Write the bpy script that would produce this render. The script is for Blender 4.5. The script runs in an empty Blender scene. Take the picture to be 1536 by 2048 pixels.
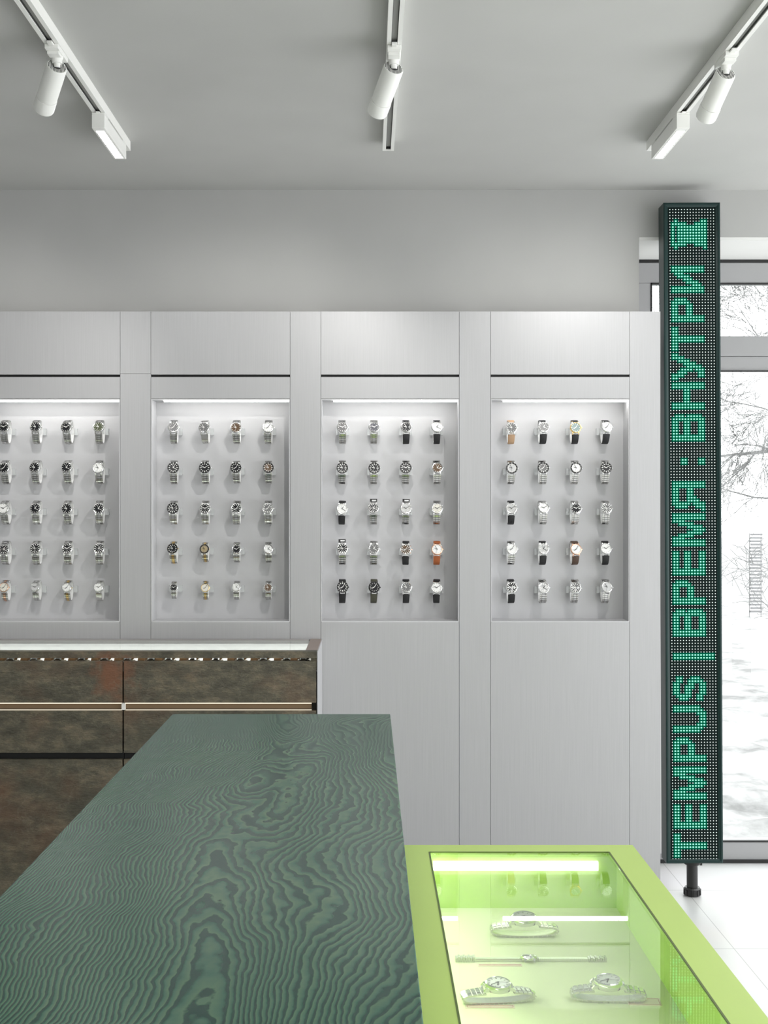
import bpy, math, random
from mathutils import Matrix, Vector, noise as mnoise

random.seed(7)
sc = bpy.context.scene
COL = sc.collection
PI = math.pi
F = 2493.0            # focal length in pixels of the 1536x2048 frame
HCAM = 1.386
VX, VY = 736.0, 1015.0

def wx(px, Y): return (px - VX) / F * Y
def wz(py, Y): return HCAM - (py - VY) / F * Y

# ------------------------------------------------------------------ materials
def new_mat(name):
    m = bpy.data.materials.new(name); m.use_nodes = True
    nt = m.node_tree
    return m, nt, nt.nodes, nt.links, nt.nodes['Principled BSDF']

def pmat(name, col, rough=.5, metal=0., spec=.5, coat=0., emit=None, es=0., bump=None, aniso=0.):
    m, nt, N, L, b = new_mat(name)
    b.inputs['Base Color'].default_value = (*col, 1)
    b.inputs['Roughness'].default_value = rough
    b.inputs['Metallic'].default_value = metal
    b.inputs['Specular IOR Level'].default_value = spec
    b.inputs['Coat Weight'].default_value = coat
    b.inputs['Coat Roughness'].default_value = .05
    if emit:
        b.inputs['Emission Color'].default_value = (*emit, 1)
        b.inputs['Emission Strength'].default_value = es
    # a faint procedural tone variation on every surface
    tc = N.new('ShaderNodeTexCoord'); n = N.new('ShaderNodeTexNoise')
    n.inputs['Scale'].default_value = bump[0] if bump else 8.
    n.inputs['Detail'].default_value = 3
    L.new(tc.outputs['Object'], n.inputs['Vector'])
    mx = N.new('ShaderNodeMix'); mx.data_type = 'RGBA'
    mx.inputs['A'].default_value = (*[c*.97 for c in col], 1)
    mx.inputs['B'].default_value = (*[min(1, c*1.03) for c in col], 1)
    L.new(n.outputs['Fac'], mx.inputs['Factor'])
    L.new(mx.outputs['Result'], b.inputs['Base Color'])
    if bump:
        bp = N.new('ShaderNodeBump'); bp.inputs['Strength'].default_value = bump[1]
        bp.inputs['Distance'].default_value = .002
        L.new(n.outputs['Fac'], bp.inputs['Height']); L.new(bp.outputs['Normal'], b.inputs['Normal'])
    return m

def emat(name, col, s):
    m = bpy.data.materials.new(name); m.use_nodes = True
    nt = m.node_tree; nt.nodes.clear()
    e = nt.nodes.new('ShaderNodeEmission'); o = nt.nodes.new('ShaderNodeOutputMaterial')
    e.inputs['Color'].default_value = (*col, 1); e.inputs['Strength'].default_value = s
    nt.links.new(e.outputs[0], o.inputs[0])
    return m

def glass_mat(name, tint=(1, 1, 1), ior=1.5, gain=1.0, rough=0.0):
    """thin pane: clear transmission plus Fresnel mirror reflection"""
    m = bpy.data.materials.new(name); m.use_nodes = True
    nt = m.node_tree; N = nt.nodes; L = nt.links; N.clear()
    o = N.new('ShaderNodeOutputMaterial'); mx = N.new('ShaderNodeMixShader')
    t = N.new('ShaderNodeBsdfTransparent'); g = N.new('ShaderNodeBsdfGlossy')
    lw = N.new('ShaderNodeLayerWeight'); lw.inputs['Blend'].default_value = .5
    pw = N.new('ShaderNodeMath'); pw.operation = 'POWER'; pw.inputs[1].default_value = 5
    ma = N.new('ShaderNodeMath'); ma.operation = 'MULTIPLY_ADD'; ma.inputs[1].default_value = .96; ma.inputs[2].default_value = .04
    mu = N.new('ShaderNodeMath'); mu.operation = 'MULTIPLY'; mu.use_clamp = True
    L.new(lw.outputs['Facing'], pw.inputs[0]); L.new(pw.outputs[0], ma.inputs[0]); L.new(ma.outputs[0], mu.inputs[0])
    t.inputs['Color'].default_value = (*tint, 1); g.inputs['Roughness'].default_value = rough
    mu.inputs[1].default_value = gain
    L.new(mu.outputs[0], mx.inputs['Fac'])
    L.new(t.outputs[0], mx.inputs[1]); L.new(g.outputs[0], mx.inputs[2]); L.new(mx.outputs[0], o.inputs[0])
    return m

def acrylic_mat(name, col, clear):
    m, nt, N, L, b = new_mat(name)
    b.inputs['Base Color'].default_value = (*col, 1); b.inputs['Roughness'].default_value = .15
    o = N['Material Output']; t = N.new('ShaderNodeBsdfTransparent'); mx = N.new('ShaderNodeMixShader')
    mx.inputs['Fac'].default_value = 1 - clear
    L.new(t.outputs[0], mx.inputs[1]); L.new(b.outputs[0], mx.inputs[2]); L.new(mx.outputs[0], o.inputs['Surface'])
    return m

def brushed_mat(name, col):
    m, nt, N, L, b = new_mat(name)
    tc = N.new('ShaderNodeTexCoord'); mp = N.new('ShaderNodeMapping'); n = N.new('ShaderNodeTexNoise')
    mp.inputs['Scale'].default_value = (420, 420, 5)
    n.inputs['Scale'].default_value = 1; n.inputs['Detail'].default_value = 3
    L.new(tc.outputs['Object'], mp.inputs['Vector']); L.new(mp.outputs[0], n.inputs['Vector'])
    r = N.new('ShaderNodeValToRGB')
    r.color_ramp.elements[0].position = .3; r.color_ramp.elements[0].color = (*[c*.955 for c in col], 1)
    r.color_ramp.elements[1].position = .7; r.color_ramp.elements[1].color = (*[c*1.03 for c in col], 1)
    L.new(n.outputs['Fac'], r.inputs['Fac']); L.new(r.outputs['Color'], b.inputs['Base Color'])
    b.inputs['Metallic'].default_value = .25; b.inputs['Roughness'].default_value = .42
    return m

def paint_mat(name, col, sc_=3., var=.03):
    m, nt, N, L, b = new_mat(name)
    tc = N.new('ShaderNodeTexCoord'); n = N.new('ShaderNodeTexNoise'); n.inputs['Scale'].default_value = sc_
    L.new(tc.outputs['Object'], n.inputs['Vector'])
    r = N.new('ShaderNodeValToRGB')
    r.color_ramp.elements[0].position = .3; r.color_ramp.elements[0].color = (*[c*(1-var) for c in col], 1)
    r.color_ramp.elements[1].position = .7; r.color_ramp.elements[1].color = (*[c*(1+var) for c in col], 1)
    L.new(n.outputs['Fac'], r.inputs['Fac']); L.new(r.outputs['Color'], b.inputs['Base Color'])
    n2 = N.new('ShaderNodeTexNoise'); n2.inputs['Scale'].default_value = 90
    L.new(tc.outputs['Object'], n2.inputs['Vector'])
    bp = N.new('ShaderNodeBump'); bp.inputs['Strength'].default_value = .03; bp.inputs['Distance'].default_value = .004
    L.new(n2.outputs['Fac'], bp.inputs['Height']); L.new(bp.outputs['Normal'], b.inputs['Normal'])
    b.inputs['Roughness'].default_value = .75; b.inputs['Specular IOR Level'].default_value = .25
    return m

def floor_mat():
    m, nt, N, L, b = new_mat('pale_floor_tiles')
    tc = N.new('ShaderNodeTexCoord'); mp = N.new('ShaderNodeMapping')
    mp.inputs['Location'].default_value = (.05, -.315, 0)
    br = N.new('ShaderNodeTexBrick'); br.offset = 0
    br.inputs['Scale'].default_value = 1; br.inputs['Brick Width'].default_value = 1.2; br.inputs['Row Height'].default_value = .6
    br.inputs['Mortar Size'].default_value = .0016; br.inputs['Mortar Smooth'].default_value = .2
    br.inputs['Color1'].default_value = (.66, .66, .65, 1); br.inputs['Color2'].default_value = (.68, .68, .67, 1)
    br.inputs['Mortar'].default_value = (.40, .40, .39, 1)
    L.new(tc.outputs['Object'], mp.inputs['Vector']); L.new(mp.outputs[0], br.inputs['Vector'])
    n = N.new('ShaderNodeTexNoise'); n.inputs['Scale'].default_value = 2.5; n.inputs['Detail'].default_value = 6
    L.new(tc.outputs['Object'], n.inputs['Vector'])
    mx = N.new('ShaderNodeMix'); mx.data_type = 'RGBA'; mx.blend_type = 'MULTIPLY'; mx.inputs['Factor'].default_value = .15
    L.new(br.outputs['Color'], mx.inputs['A']); L.new(n.outputs['Color'], mx.inputs['B'])
    L.new(mx.outputs['Result'], b.inputs['Base Color'])
    b.inputs['Roughness'].default_value = .35
    return m

def math_node(nt, op, a, bb=None, clamp=False):
    n = nt.nodes.new('ShaderNodeMath'); n.operation = op; n.use_clamp = clamp
    for i, v in enumerate((a, bb)):
        if v is None: continue
        if isinstance(v, (int, float)): n.inputs[i].default_value = v
        else: nt.links.new(v, n.inputs[i])
    return n.outputs[0]

def wood_mat(xc):
    """green stained rotary-cut fir: contour lines of a warped height field"""
    m, nt, N, L, b = new_mat('green_stained_fir')
    tc = N.new('ShaderNodeTexCoord')
    def nz(sx, sy, scale, detail, off=0, rough=.5):
        mp = N.new('ShaderNodeMapping'); mp.inputs['Scale'].default_value = (sx, sy, 1); mp.inputs['Location'].default_value = (off, off*.7, 0)
        L.new(tc.outputs['Object'], mp.inputs['Vector'])
        n = N.new('ShaderNodeTexNoise'); n.inputs['Scale'].default_value = scale; n.inputs['Detail'].default_value = detail
        n.inputs['Roughness'].default_value = rough
        L.new(mp.outputs[0], n.inputs['Vector'])
        return n.outputs['Fac']
    sx = N.new('ShaderNodeSeparateXYZ'); L.new(tc.outputs['Object'], sx.inputs[0])
    n0 = nz(1, .8, 2.2, 1, 3.1)
    nw = nz(.4, 1, 11., 2, 4.4)
    n1 = nz(1, .38, 7., 1, 1.7, .4)
    n2 = nz(1, .45, 24., 2, 8.3, .5)
    n3 = nz(1, .6, 80., 2, 5.5)
    ctr = lambda v, k: math_node(nt, 'MULTIPLY', math_node(nt, 'SUBTRACT', v, .5), k)
    xw = math_node(nt, 'ADD', sx.outputs[0], ctr(n0, .16))
    xw = math_node(nt, 'ADD', xw, ctr(nw, .020))
    dx = math_node(nt, 'SUBTRACT', xw, xc)
    rad = math_node(nt, 'SQRT', math_node(nt, 'ADD', math_node(nt, 'MULTIPLY', dx, dx), .0010))
    Fv = math_node(nt, 'ADD', math_node(nt, 'MULTIPLY', rad, 135.), math_node(nt, 'MULTIPLY', dx, -48.))
    Fv = math_node(nt, 'ADD', Fv, ctr(n1, 18.))
    Fv = math_node(nt, 'ADD', Fv, ctr(n2, 2.8))
    Fv = math_node(nt, 'ADD', Fv, ctr(n3, .5))
    Fv = math_node(nt, 'ADD', Fv, 40.)
    fr = math_node(nt, 'FRACT', Fv)
    r = N.new('ShaderNodeValToRGB'); e = r.color_ramp.elements
    lt = (.090, .176, .108, 1); md = (.046, .134, .092, 1); dk = (.002, .050, .037, 1)
    e[0].position = 0; e[0].color = lt
    e[1].position = .40; e[1].color = md
    for p, c in ((.56, (.020, .078, .055, 1)), (.68, dk), (.88, (.008, .056, .04, 1)), (.98, lt)):
        q = e.new(p); q.color = c
    L.new(fr, r.inputs['Fac'])
    # large-scale stain blotches
    n4 = nz(1, .8, 5., 3, 2.2)
    mx = N.new('ShaderNodeMix'); mx.data_type = 'RGBA'; mx.blend_type = 'MULTIPLY'
    mx.inputs['Factor'].default_value = .7
    r2 = N.new('ShaderNodeValToRGB')
    r2.color_ramp.elements[0].position = .3; r2.color_ramp.elements[0].color = (.55, .8, .72, 1)
    r2.color_ramp.elements[1].position = .65; r2.color_ramp.elements[1].color = (1.1, 1.05, .95, 1)
    L.new(n4, r2.inputs['Fac']); L.new(r.outputs['Color'], mx.inputs['A']); L.new(r2.outputs['Color'], mx.inputs['B'])
    L.new(mx.outputs['Result'], b.inputs['Base Color'])
    bp = N.new('ShaderNodeBump'); bp.inputs['Strength'].default_value = .10; bp.inputs['Distance'].default_value = .001
    L.new(fr, bp.inputs['Height']); L.new(bp.outputs['Normal'], b.inputs['Normal'])
    b.inputs['Roughness'].default_value = .27; b.inputs['Specular IOR Level'].default_value = .24
    return m

def slate_mat():
    m, nt, N, L, b = new_mat('rust_veined_slate')
    tc = N.new('ShaderNodeTexCoord')
    oi = N.new('ShaderNodeNewGeometry')
    def nz(vec, scale, detail, rough=.6, s=(1, 1, 1), loc=(0, 0, 0), rot=(0, 0, 0)):
        mp = N.new('ShaderNodeMapping'); mp.inputs['Scale'].default_value = s; mp.inputs['Location'].default_value = loc
        mp.inputs['Rotation'].default_value = rot
        L.new(vec, mp.inputs['Vector'])
        n = N.new('ShaderNodeTexNoise'); n.inputs['Scale'].default_value = scale; n.inputs['Detail'].default_value = detail
        n.inputs['Roughness'].default_value = rough; L.new(mp.outputs[0], n.inputs['Vector'])
        return n.outputs['Fac']
    P = oi.outputs['Position']
    base = nz(P, 11, 9, .78, (1, 1, 2.0), (0, 0, 0), (0, .25, 0))
    r = N.new('ShaderNodeValToRGB'); e = r.color_ramp.elements
    e[0].position = .30; e[0].color = (.038, .036, .024, 1); e[1].position = .72; e[1].color = (.28, .225, .145, 1)
    q = e.new(.5); q.color = (.108, .098, .064, 1)
    L.new(base, r.inputs['Fac'])
    rust = nz(P, 3.1, 5, .6, (1, 1, 1.2), (1.35, 0, .4), (0, .6, 0))
    rr = N.new('ShaderNodeValToRGB'); rr.color_ramp.elements[0].position = .50; rr.color_ramp.elements[0].color = (0, 0, 0, 1)
    rr.color_ramp.elements[1].position = .74; rr.color_ramp.elements[1].color = (.55, .55, .55, 1)
    L.new(rust, rr.inputs['Fac'])
    # one strong iron-red stain near the joint of the two upper slabs
    vd = N.new('ShaderNodeVectorMath'); vd.operation = 'SUBTRACT'; vd.inputs[1].default_value = (-.825, 4.012, .85)
    L.new(P, vd.inputs[0])
    vm = N.new('ShaderNodeVectorMath'); vm.operation = 'MULTIPLY'; vm.inputs[1].default_value = (13, 0, 10)
    L.new(vd.outputs[0], vm.inputs[0])
    vl = N.new('ShaderNodeVectorMath'); vl.operation = 'LENGTH'; L.new(vm.outputs[0], vl.inputs[0])
    wob = nz(P, 22, 5)
    st = math_node(nt, 'SUBTRACT', 1.05, math_node(nt, 'ADD', vl.outputs['Value'], math_node(nt, 'MULTIPLY', math_node(nt, 'SUBTRACT', wob, .5), 2.2)), True)
    st = math_node(nt, 'MULTIPLY', st, 1.25, True)
    fac = math_node(nt, 'MAXIMUM', rr.outputs['Color'], st)
    mx = N.new('ShaderNodeMix'); mx.data_type = 'RGBA'
    L.new(fac, mx.inputs['Factor']); L.new(r.outputs['Color'], mx.inputs['A']); mx.inputs['B'].default_value = (.215, .095, .045, 1)
    L.new(mx.outputs['Result'], b.inputs['Base Color'])
    vein = nz(P, 5, 7, .62, (1, 1, 1.1), (2.2, 0, .9), (0, .5, 0))
    vn = math_node(nt, 'SUBTRACT', 1., math_node(nt, 'MULTIPLY', math_node(nt, 'ABSOLUTE', math_node(nt, 'SUBTRACT', vein, .5)), 85.), True)
    vmask = math_node(nt, 'MULTIPLY', vn, math_node(nt, 'MULTIPLY', base, .55), True)
    mv = N.new('ShaderNodeMix'); mv.data_type = 'RGBA'; L.new(vmask, mv.inputs['Factor']); L.new(mx.outputs['Result'], mv.inputs['A']); mv.inputs['B'].default_value = (.26, .23, .16, 1)
    L.new(mv.outputs['Result'], b.inputs['Base Color'])
    b1 = nz(P, 40, 8, .7, (1, 1, 3.2), (0, 0, 0), (0, .3, 0)); b2 = nz(P, 10, 6, .6, (1, 1, 2.2), (0, 0, 0), (0, -.5, 0))
    bp = N.new('ShaderNodeBump'); bp.inputs['Strength'].default_value = .8; bp.inputs['Distance'].default_value = .010
    L.new(math_node(nt, 'ADD', b1, math_node(nt, 'MULTIPLY', b2, 1.6)), bp.inputs['Height']); L.new(bp.outputs['Normal'], b.inputs['Normal'])
    b.inputs['Roughness'].default_value = .45
    return m

def snow_mat():
    m, nt, N, L, b = new_mat('trampled_snow')
    tc = N.new('ShaderNodeTexCoord'); n = N.new('ShaderNodeTexNoise'); n.inputs['Scale'].default_value = 2.8; n.inputs['Detail'].default_value = 8
    n.inputs['Roughness'].default_value = .65
    L.new(tc.outputs['Object'], n.inputs['Vector'])
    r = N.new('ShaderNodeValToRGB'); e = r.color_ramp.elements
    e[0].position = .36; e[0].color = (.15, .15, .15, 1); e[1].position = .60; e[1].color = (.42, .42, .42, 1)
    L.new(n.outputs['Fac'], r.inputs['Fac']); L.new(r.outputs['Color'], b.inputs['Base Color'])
    b.inputs['Roughness'].default_value = .9
    return m

M = {}
M['ceiling'] = paint_mat('grey_ceiling_paint', (.53, .53, .515))
M['wall'] = paint_mat('grey_wall_paint', (.46, .46, .45))
M['floor'] = floor_mat()
M['alu'] = brushed_mat('brushed_aluminium', (.445, .445, .452))
M['niche'] = paint_mat('pale_grey_backboard', (.52, .52, .53), 2., .015)
M['black'] = pmat('black_gap', (.006, .006, .006), .5)
M['dark'] = pmat('dark_seam', (.05, .05, .05), .6)
M['led_strip'] = emat('white_led_strip', (1, .99, .96), 20.)
M['white_plastic'] = pmat('white_fixture_enamel', (.90, .90, .87), .45, spec=.3)
M['grey_slot'] = pmat('grey_track_channel', (.36, .36, .35), .6)
M['vent'] = pmat('dark_vent_slots', (.03, .03, .03), .6)
M['lens_led'] = emat('lit_led_lens', (1, 1, .98), 9.)
M['frame_grey'] = pmat('grey_window_frame', (.34, .34, .345), .45)
M['frame_light'] = pmat('pale_window_sash', (.55, .55, .55), .45)
M['sill_white'] = pmat('white_lintel', (.82, .82, .80), .6)
M['pane'] = glass_mat('window_glass', (.98, .99, .98), 1.45, .6)
M['wood'] = wood_mat(.01)
M['wood_side'] = pmat('green_stained_edge', (.02, .09, .07), .45)
M['slate'] = slate_mat()
M['slate_edge'] = pmat('pale_cut_slate_edge', (.30, .29, .28), .5, bump=(30, .4))
M['slate_pink'] = pmat('pinkish_cut_slate', (.24, .19, .165), .5, bump=(45, .6))
M['brown_panel'] = pmat('brown_inner_panel', (.17, .115, .066), .5)
M['cabinet_dark'] = pmat('dark_cabinet_carcass', (.03, .028, .025), .6)
M['glass'] = glass_mat('counter_glass', (.97, 1, .97), 1.5, 1.1)
M['lime'] = pmat('lime_powder_coat', (.53, .72, .17), .42)
M['lime_in'] = pmat('lime_inner_lining', (.55, .78, .19), .5)
M['lime_floor'] = pmat('pale_lime_felt', (.82, .89, .56), .8)
M['sign_green'] = pmat('dark_green_sign_housing', (.008, .028, .026), .3, spec=.28)
M['led_board'] = pmat('black_led_board', (.003, .010, .009), .6, spec=.08)
M['dot_off'] = pmat('white_led_faint_glow', (.85, .88, .86), .4, emit=(.8, .9, .85), es=.25)  # off dots, their white brightened by a faint painted-in glow
M['dot_on'] = emat('glowing_mint_led', (.36, 1., .68), 1.45)
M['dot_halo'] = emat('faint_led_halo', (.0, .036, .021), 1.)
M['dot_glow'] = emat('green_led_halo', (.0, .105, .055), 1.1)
M['foot_black'] = pmat('black_foot_plastic', (.012, .012, .012), .35)
M['steel'] = pmat('polished_steel', (.80, .80, .79), .16, 1.)
M['link_dark'] = pmat('dark_link_gaps', (.03, .03, .028), .5)
M['steel_dark'] = pmat('brushed_steel', (.66, .65, .63), .24, 1.)
M['gold'] = pmat('yellow_gold', (.90, .66, .30), .22, 1.)
M['rose'] = pmat('rose_gold', (.85, .55, .40), .22, 1.)
M['black_metal'] = pmat('black_steel', (.015, .015, .015), .35, .3)
M['hand_light'] = pmat('light_hands', (.85, .85, .82), .3)
M['hand_dark'] = pmat('dark_hands', (.06, .06, .06), .3)
DIALS = {'black': (.010, .010, .012), 'white': (.82, .82, .80), 'silver': (.55, .55, .55), 'grey': (.16, .16, .16),
         'brown': (.12, .075, .045), 'olive': (.07, .08, .045), 'champagne': (.42, .34, .20), 'navy': (.012, .016, .032),
         'teal': (.22, .30, .29), 'cream': (.75, .72, .64)}
for k, c in DIALS.items(): M['dial_'+k] = pmat(k+'_dial', c, .3, spec=.3)
STRAPS = {'black': (.010, .010, .011), 'tan': (.42, .27, .16), 'brown': (.075, .042, .026), 'orange': (.36, .10, .025), 'olive': (.055, .055, .035)}
for k, c in STRAPS.items(): M['strap_'+k] = pmat(k+'_strap', c, .55, bump=(400, .3))
M['acrylic'] = acrylic_mat('clear_acrylic', (.80, .82, .82), .55)
M['cuff'] = acrylic_mat('frosted_cuff', (.88, .88, .87), .15)
M['pillow_brown'] = pmat('brown_suede', (.40, .21, .09), .8, bump=(120, .3))
M['pillow_cream'] = pmat('cream_cushion', (.74, .66, .52), .8)
M['card'] = pmat('cream_card', (.80, .68, .55), .7)
M['card_print'] = pmat('red_printed_line', (.45, .16, .12), .7)
M['tag_black'] = pmat('black_hang_tag', (.012, .012, .012), .5)
M['tag_white'] = pmat('white_tag_print', (.8, .8, .8), .5)
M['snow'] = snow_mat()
M['bark'] = pmat('hazy_grey_bark', (.17, .17, .17), .9)
M['slat'] = pmat('hazy_grey_slats', (.14, .14, .145), .8)
M['grey_side'] = pmat('grey_counter_side', (.42, .42, .43), .45, bump=(14, .3))
M['interior_white'] = pmat('white_case_lining', (.85, .84, .80), .6)

# ------------------------------------------------------------------ mesh helpers
class MB:
    def __init__(s): s.v = []; s.f = []; s.mi = []; s.cur = 0
    def add(s, vs, fs, M4=None):
        o = len(s.v)
        for v in vs:
            s.v.append(tuple(M4 @ Vector(v)) if M4 is not None else tuple(v))
        for f in fs: s.f.append(tuple(i+o for i in f)); s.mi.append(s.cur)
        return s
    def box(s, x0, x1, y0, y1, z0, z1, M4=None):
        vs = [(x, y, z) for x in (x0, x1) for y in (y0, y1) for z in (z0, z1)]
        fs = [(0, 1, 3, 2), (4, 6, 7, 5), (0, 4, 5, 1), (2, 3, 7, 6), (0, 2, 6, 4), (1, 5, 7, 3)]
        return s.add(vs, fs, M4)
    def lathe(s, prof, n=32, M4=None, cap=True):
        """profile of (r, h); axis +Z"""
        vs = []; fs = []
        for (r, h) in prof:
            for k in range(n):
                a = 2*PI*k/n; vs.append((r*math.cos(a), r*math.sin(a), h))
        for i in range(len(prof)-1):
            for k in range(n):
                k2 = (k+1) % n
                fs.append((i*n+k, i*n+k2, (i+1)*n+k2, (i+1)*n+k))
        if cap:
            fs.append(tuple(reversed(range(n)))); fs.append(tuple((len(prof)-1)*n+k for k in range(n)))
        return s.add(vs, fs, M4)
    def ring(s, r0, r1, h0, h1, n=32, M4=None):
        return s.lathe([(r0, h0), (r1, h0), (r1, h1), (r0, h1), (r0, h0)], n, M4, cap=False)
    def tube(s, pts, rads, n=6):
        vs = []; fs = []
        P = [Vector(p) for p in pts]
        for i, p in enumerate(P):
            d = (P[min(i+1, len(P)-1)] - P[max(i-1, 0)]).normalized()
            a = d.orthogonal().normalized(); b = d.cross(a)
            for k in range(n):
                t = 2*PI*k/n; vs.append(tuple(p + (a*math.cos(t)+b*math.sin(t))*rads[i]))
        for i in range(len(P)-1):
            for k in range(n):
                k2 = (k+1) % n; fs.append((i*n+k, i*n+k2, (i+1)*n+k2, (i+1)*n+k))
        fs.append(tuple(reversed(range(n)))); fs.append(tuple((len(P)-1)*n+k for k in range(n)))
        return s.add(vs, fs)
    def mesh(s, name, mats, smooth=False):
        me = bpy.data.meshes.new(name); me.from_pydata(s.v, [], s.f)
        for m in mats: me.materials.append(m)
        me.polygons.foreach_set('material_index', s.mi)
        if smooth:
            me.polygons.foreach_set('use_smooth', [True]*len(s.f))
            try: me.set_sharp_from_angle(angle=math.radians(35))
            except Exception: pass
        me.validate(); me.update()
        return me
    def build(s, name, mats, parent=None, loc=None, smooth=False, bevel=0, M4=None):
        if not isinstance(mats, (list, tuple)): mats = [mats]
        o = bpy.data.objects.new(name, s.mesh(name, mats, smooth)); COL.objects.link(o)
        if parent: o.parent = parent
        if loc: o.location = loc
        if M4 is not None: o.matrix_local = M4
        if bevel:
            b = o.modifiers.new('bevel', 'BEVEL'); b.width = bevel; b.segments = 2; b.limit_method = 'ANGLE'
        return o

def thing(name, label, cat, loc=(0, 0, 0), group=None):
    o = bpy.data.objects.new(name, None); COL.objects.link(o)
    o.empty_display_size = .05; o.location = loc
    o['label'] = label; o['category'] = cat
    if group: o['group'] = group
    return o
def tag(o, label, cat, group=None):
    o['label'] = label; o['category'] = cat
    if group: o['group'] = group
    return o
def struct(o): o['kind'] = 'structure'; return o

# ------------------------------------------------------------------ room shell
YP = 4.40                # aluminium front plane
YW = 4.515               # wall plane
YF = 4.867               # window frame plane
CEIL = 2.536
XL, XR, YR = -2.6, 2.8, -2.4
struct(MB().box(XL, XR, YR, YF+.02, -.06, 0).build('floor', M['floor']))
struct(MB().box(XL, XR, YR, YW+.5, CEIL, CEIL+.08).build('ceiling', M['ceiling']))
xo = wx(1278, YW); zo = wz(474, YW)
w = MB()
w.box(XL, xo, YW, YW+.40, 0, CEIL)
w.box(xo, XR, YW, YW+.40, zo, CEIL)
struct(w.build('wall_back', M['wall']))
struct(MB().box(XL-.1, XL, YR, YW+.4, 0, CEIL).build('wall_left', M['wall']))
wr = MB()                                    # unseen right wall, its window openings added to let in daylight
wr.box(XR, XR+.1, YR, YF+.1, 2.36, CEIL); wr.box(XR, XR+.1, YR, YF+.1, 0, .05)
for y in (YR, .2, 2.6, YF-.06): wr.box(XR, XR+.1, y, y+.16, .05, 2.36)
struct(wr.build('wall_right', M['wall']))
struct(MB().box(XL-.1, XR+.1, YR-.1, YR, 0, CEIL).build('wall_rear', M['wall']))
# lintel lining (bright soffit)
struct(MB().box(xo+.001, XR, YW+.001, YF, zo-.012, zo-.0005).build('trim_1', M['sill_white']))

# window
win = bpy.data.objects.new('window_1', None); COL.objects.link(win); win['kind'] = 'structure'; win.location = (xo, YF, 0)
def wloc(mb, name, m, bevel=0):
    return mb.build(name, m, win, bevel=bevel, M4=Matrix.Translation((-xo, -YF, 0)))
s_ = YF/F
zt0, zt1 = wz(525, YF), wz(566, YF)
zm0, zmm, zm1 = wz(672, YF), wz(712, YF), wz(741, YF)
zb0 = wz(1684, YF)
xl1 = wx(1302, YF)
mb = MB()
mb.box(xo, XR, YF, YF+.07, zt1, zt0)
mb.box(xo, xl1, YF, YF+.07, .004, zt1)
mb.box(xl1, XR, YF, YF+.07, zmm, zm0)
mb.box(xl1, XR, YF, YF+.07, .004, zb0)
wloc(mb, 'window_frame', M['frame_grey'], .003)
mb = MB(); mb.box(xl1, XR, YF+.004, YF+.06, zm1, zmm-.002)
wloc(mb, 'transom_rail', M['frame_grey'])
mb = MB(); mb.box(xl1+.002, wx(1338, YF), YF-.012, YF+.05, zb0-.04, zm1)
for k in range(3): mb.box(xl1+.012+.02*k, xl1+.018+.02*k, YF-.018, YF-.012, zb0-.04, zm1)
wloc(mb, 'lower_sash', M['frame_light'])
mb = MB()                                     # black rubber gaskets around the panes, plus a strip painting the shade under the soffit
g = .004
mb.box(xl1, XR, YF-.003, YF+.01, zt1-.006, zt1); mb.box(xl1, xl1+g, YF-.003, YF+.01, zm0, zt1)
mb.box(xl1, XR, YF-.003, YF+.01, zm1-.005, zm1); mb.box(xl1, XR, YF-.003, YF+.01, zb0, zb0+.006)
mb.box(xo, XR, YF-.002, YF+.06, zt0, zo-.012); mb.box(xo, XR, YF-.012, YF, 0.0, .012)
wloc(mb, 'gasket_and_soffit_shade', M['black'])
wloc(MB().box(xl1, XR, YF+.03, YF+.034, zm0, zt1), 'glass_pane', M['pane'])
wloc(MB().box(xl1, XR, YF+.03, YF+.034, zb0, zm1), 'glass_pane', M['pane'])

# ------------------------------------------------------------------ outdoors
gm = MB(); nx, ny = 90, 110
X0, X1, Y0, Y1 = -3., 30., YF+.1, 60.
for j in range(ny+1):
    t = j/ny; y = Y0 + (Y1-Y0)*t**2.6
    for i in range(nx+1):
        u = i/nx; x = X0 + (X1-X0)*u**1.4
        amp = .16*min(1, (y-Y0)/.5)*math.exp(-max(0, y-7.5)/4.)
        z = -.07 + amp*(mnoise.fractal(Vector((x*1.6, y*1.6, .3)), 1., 2., 5)*.8+.35) 
        gm.v.append((x, y, z))
for j in range(ny):
    for i in range(nx):
        a = j*(nx+1)+i; gm.f.append((a, a+1, a+nx+2, a+nx+1)); gm.mi.append(0)
struct(gm.build('ground', M['snow'], smooth=True))

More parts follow.
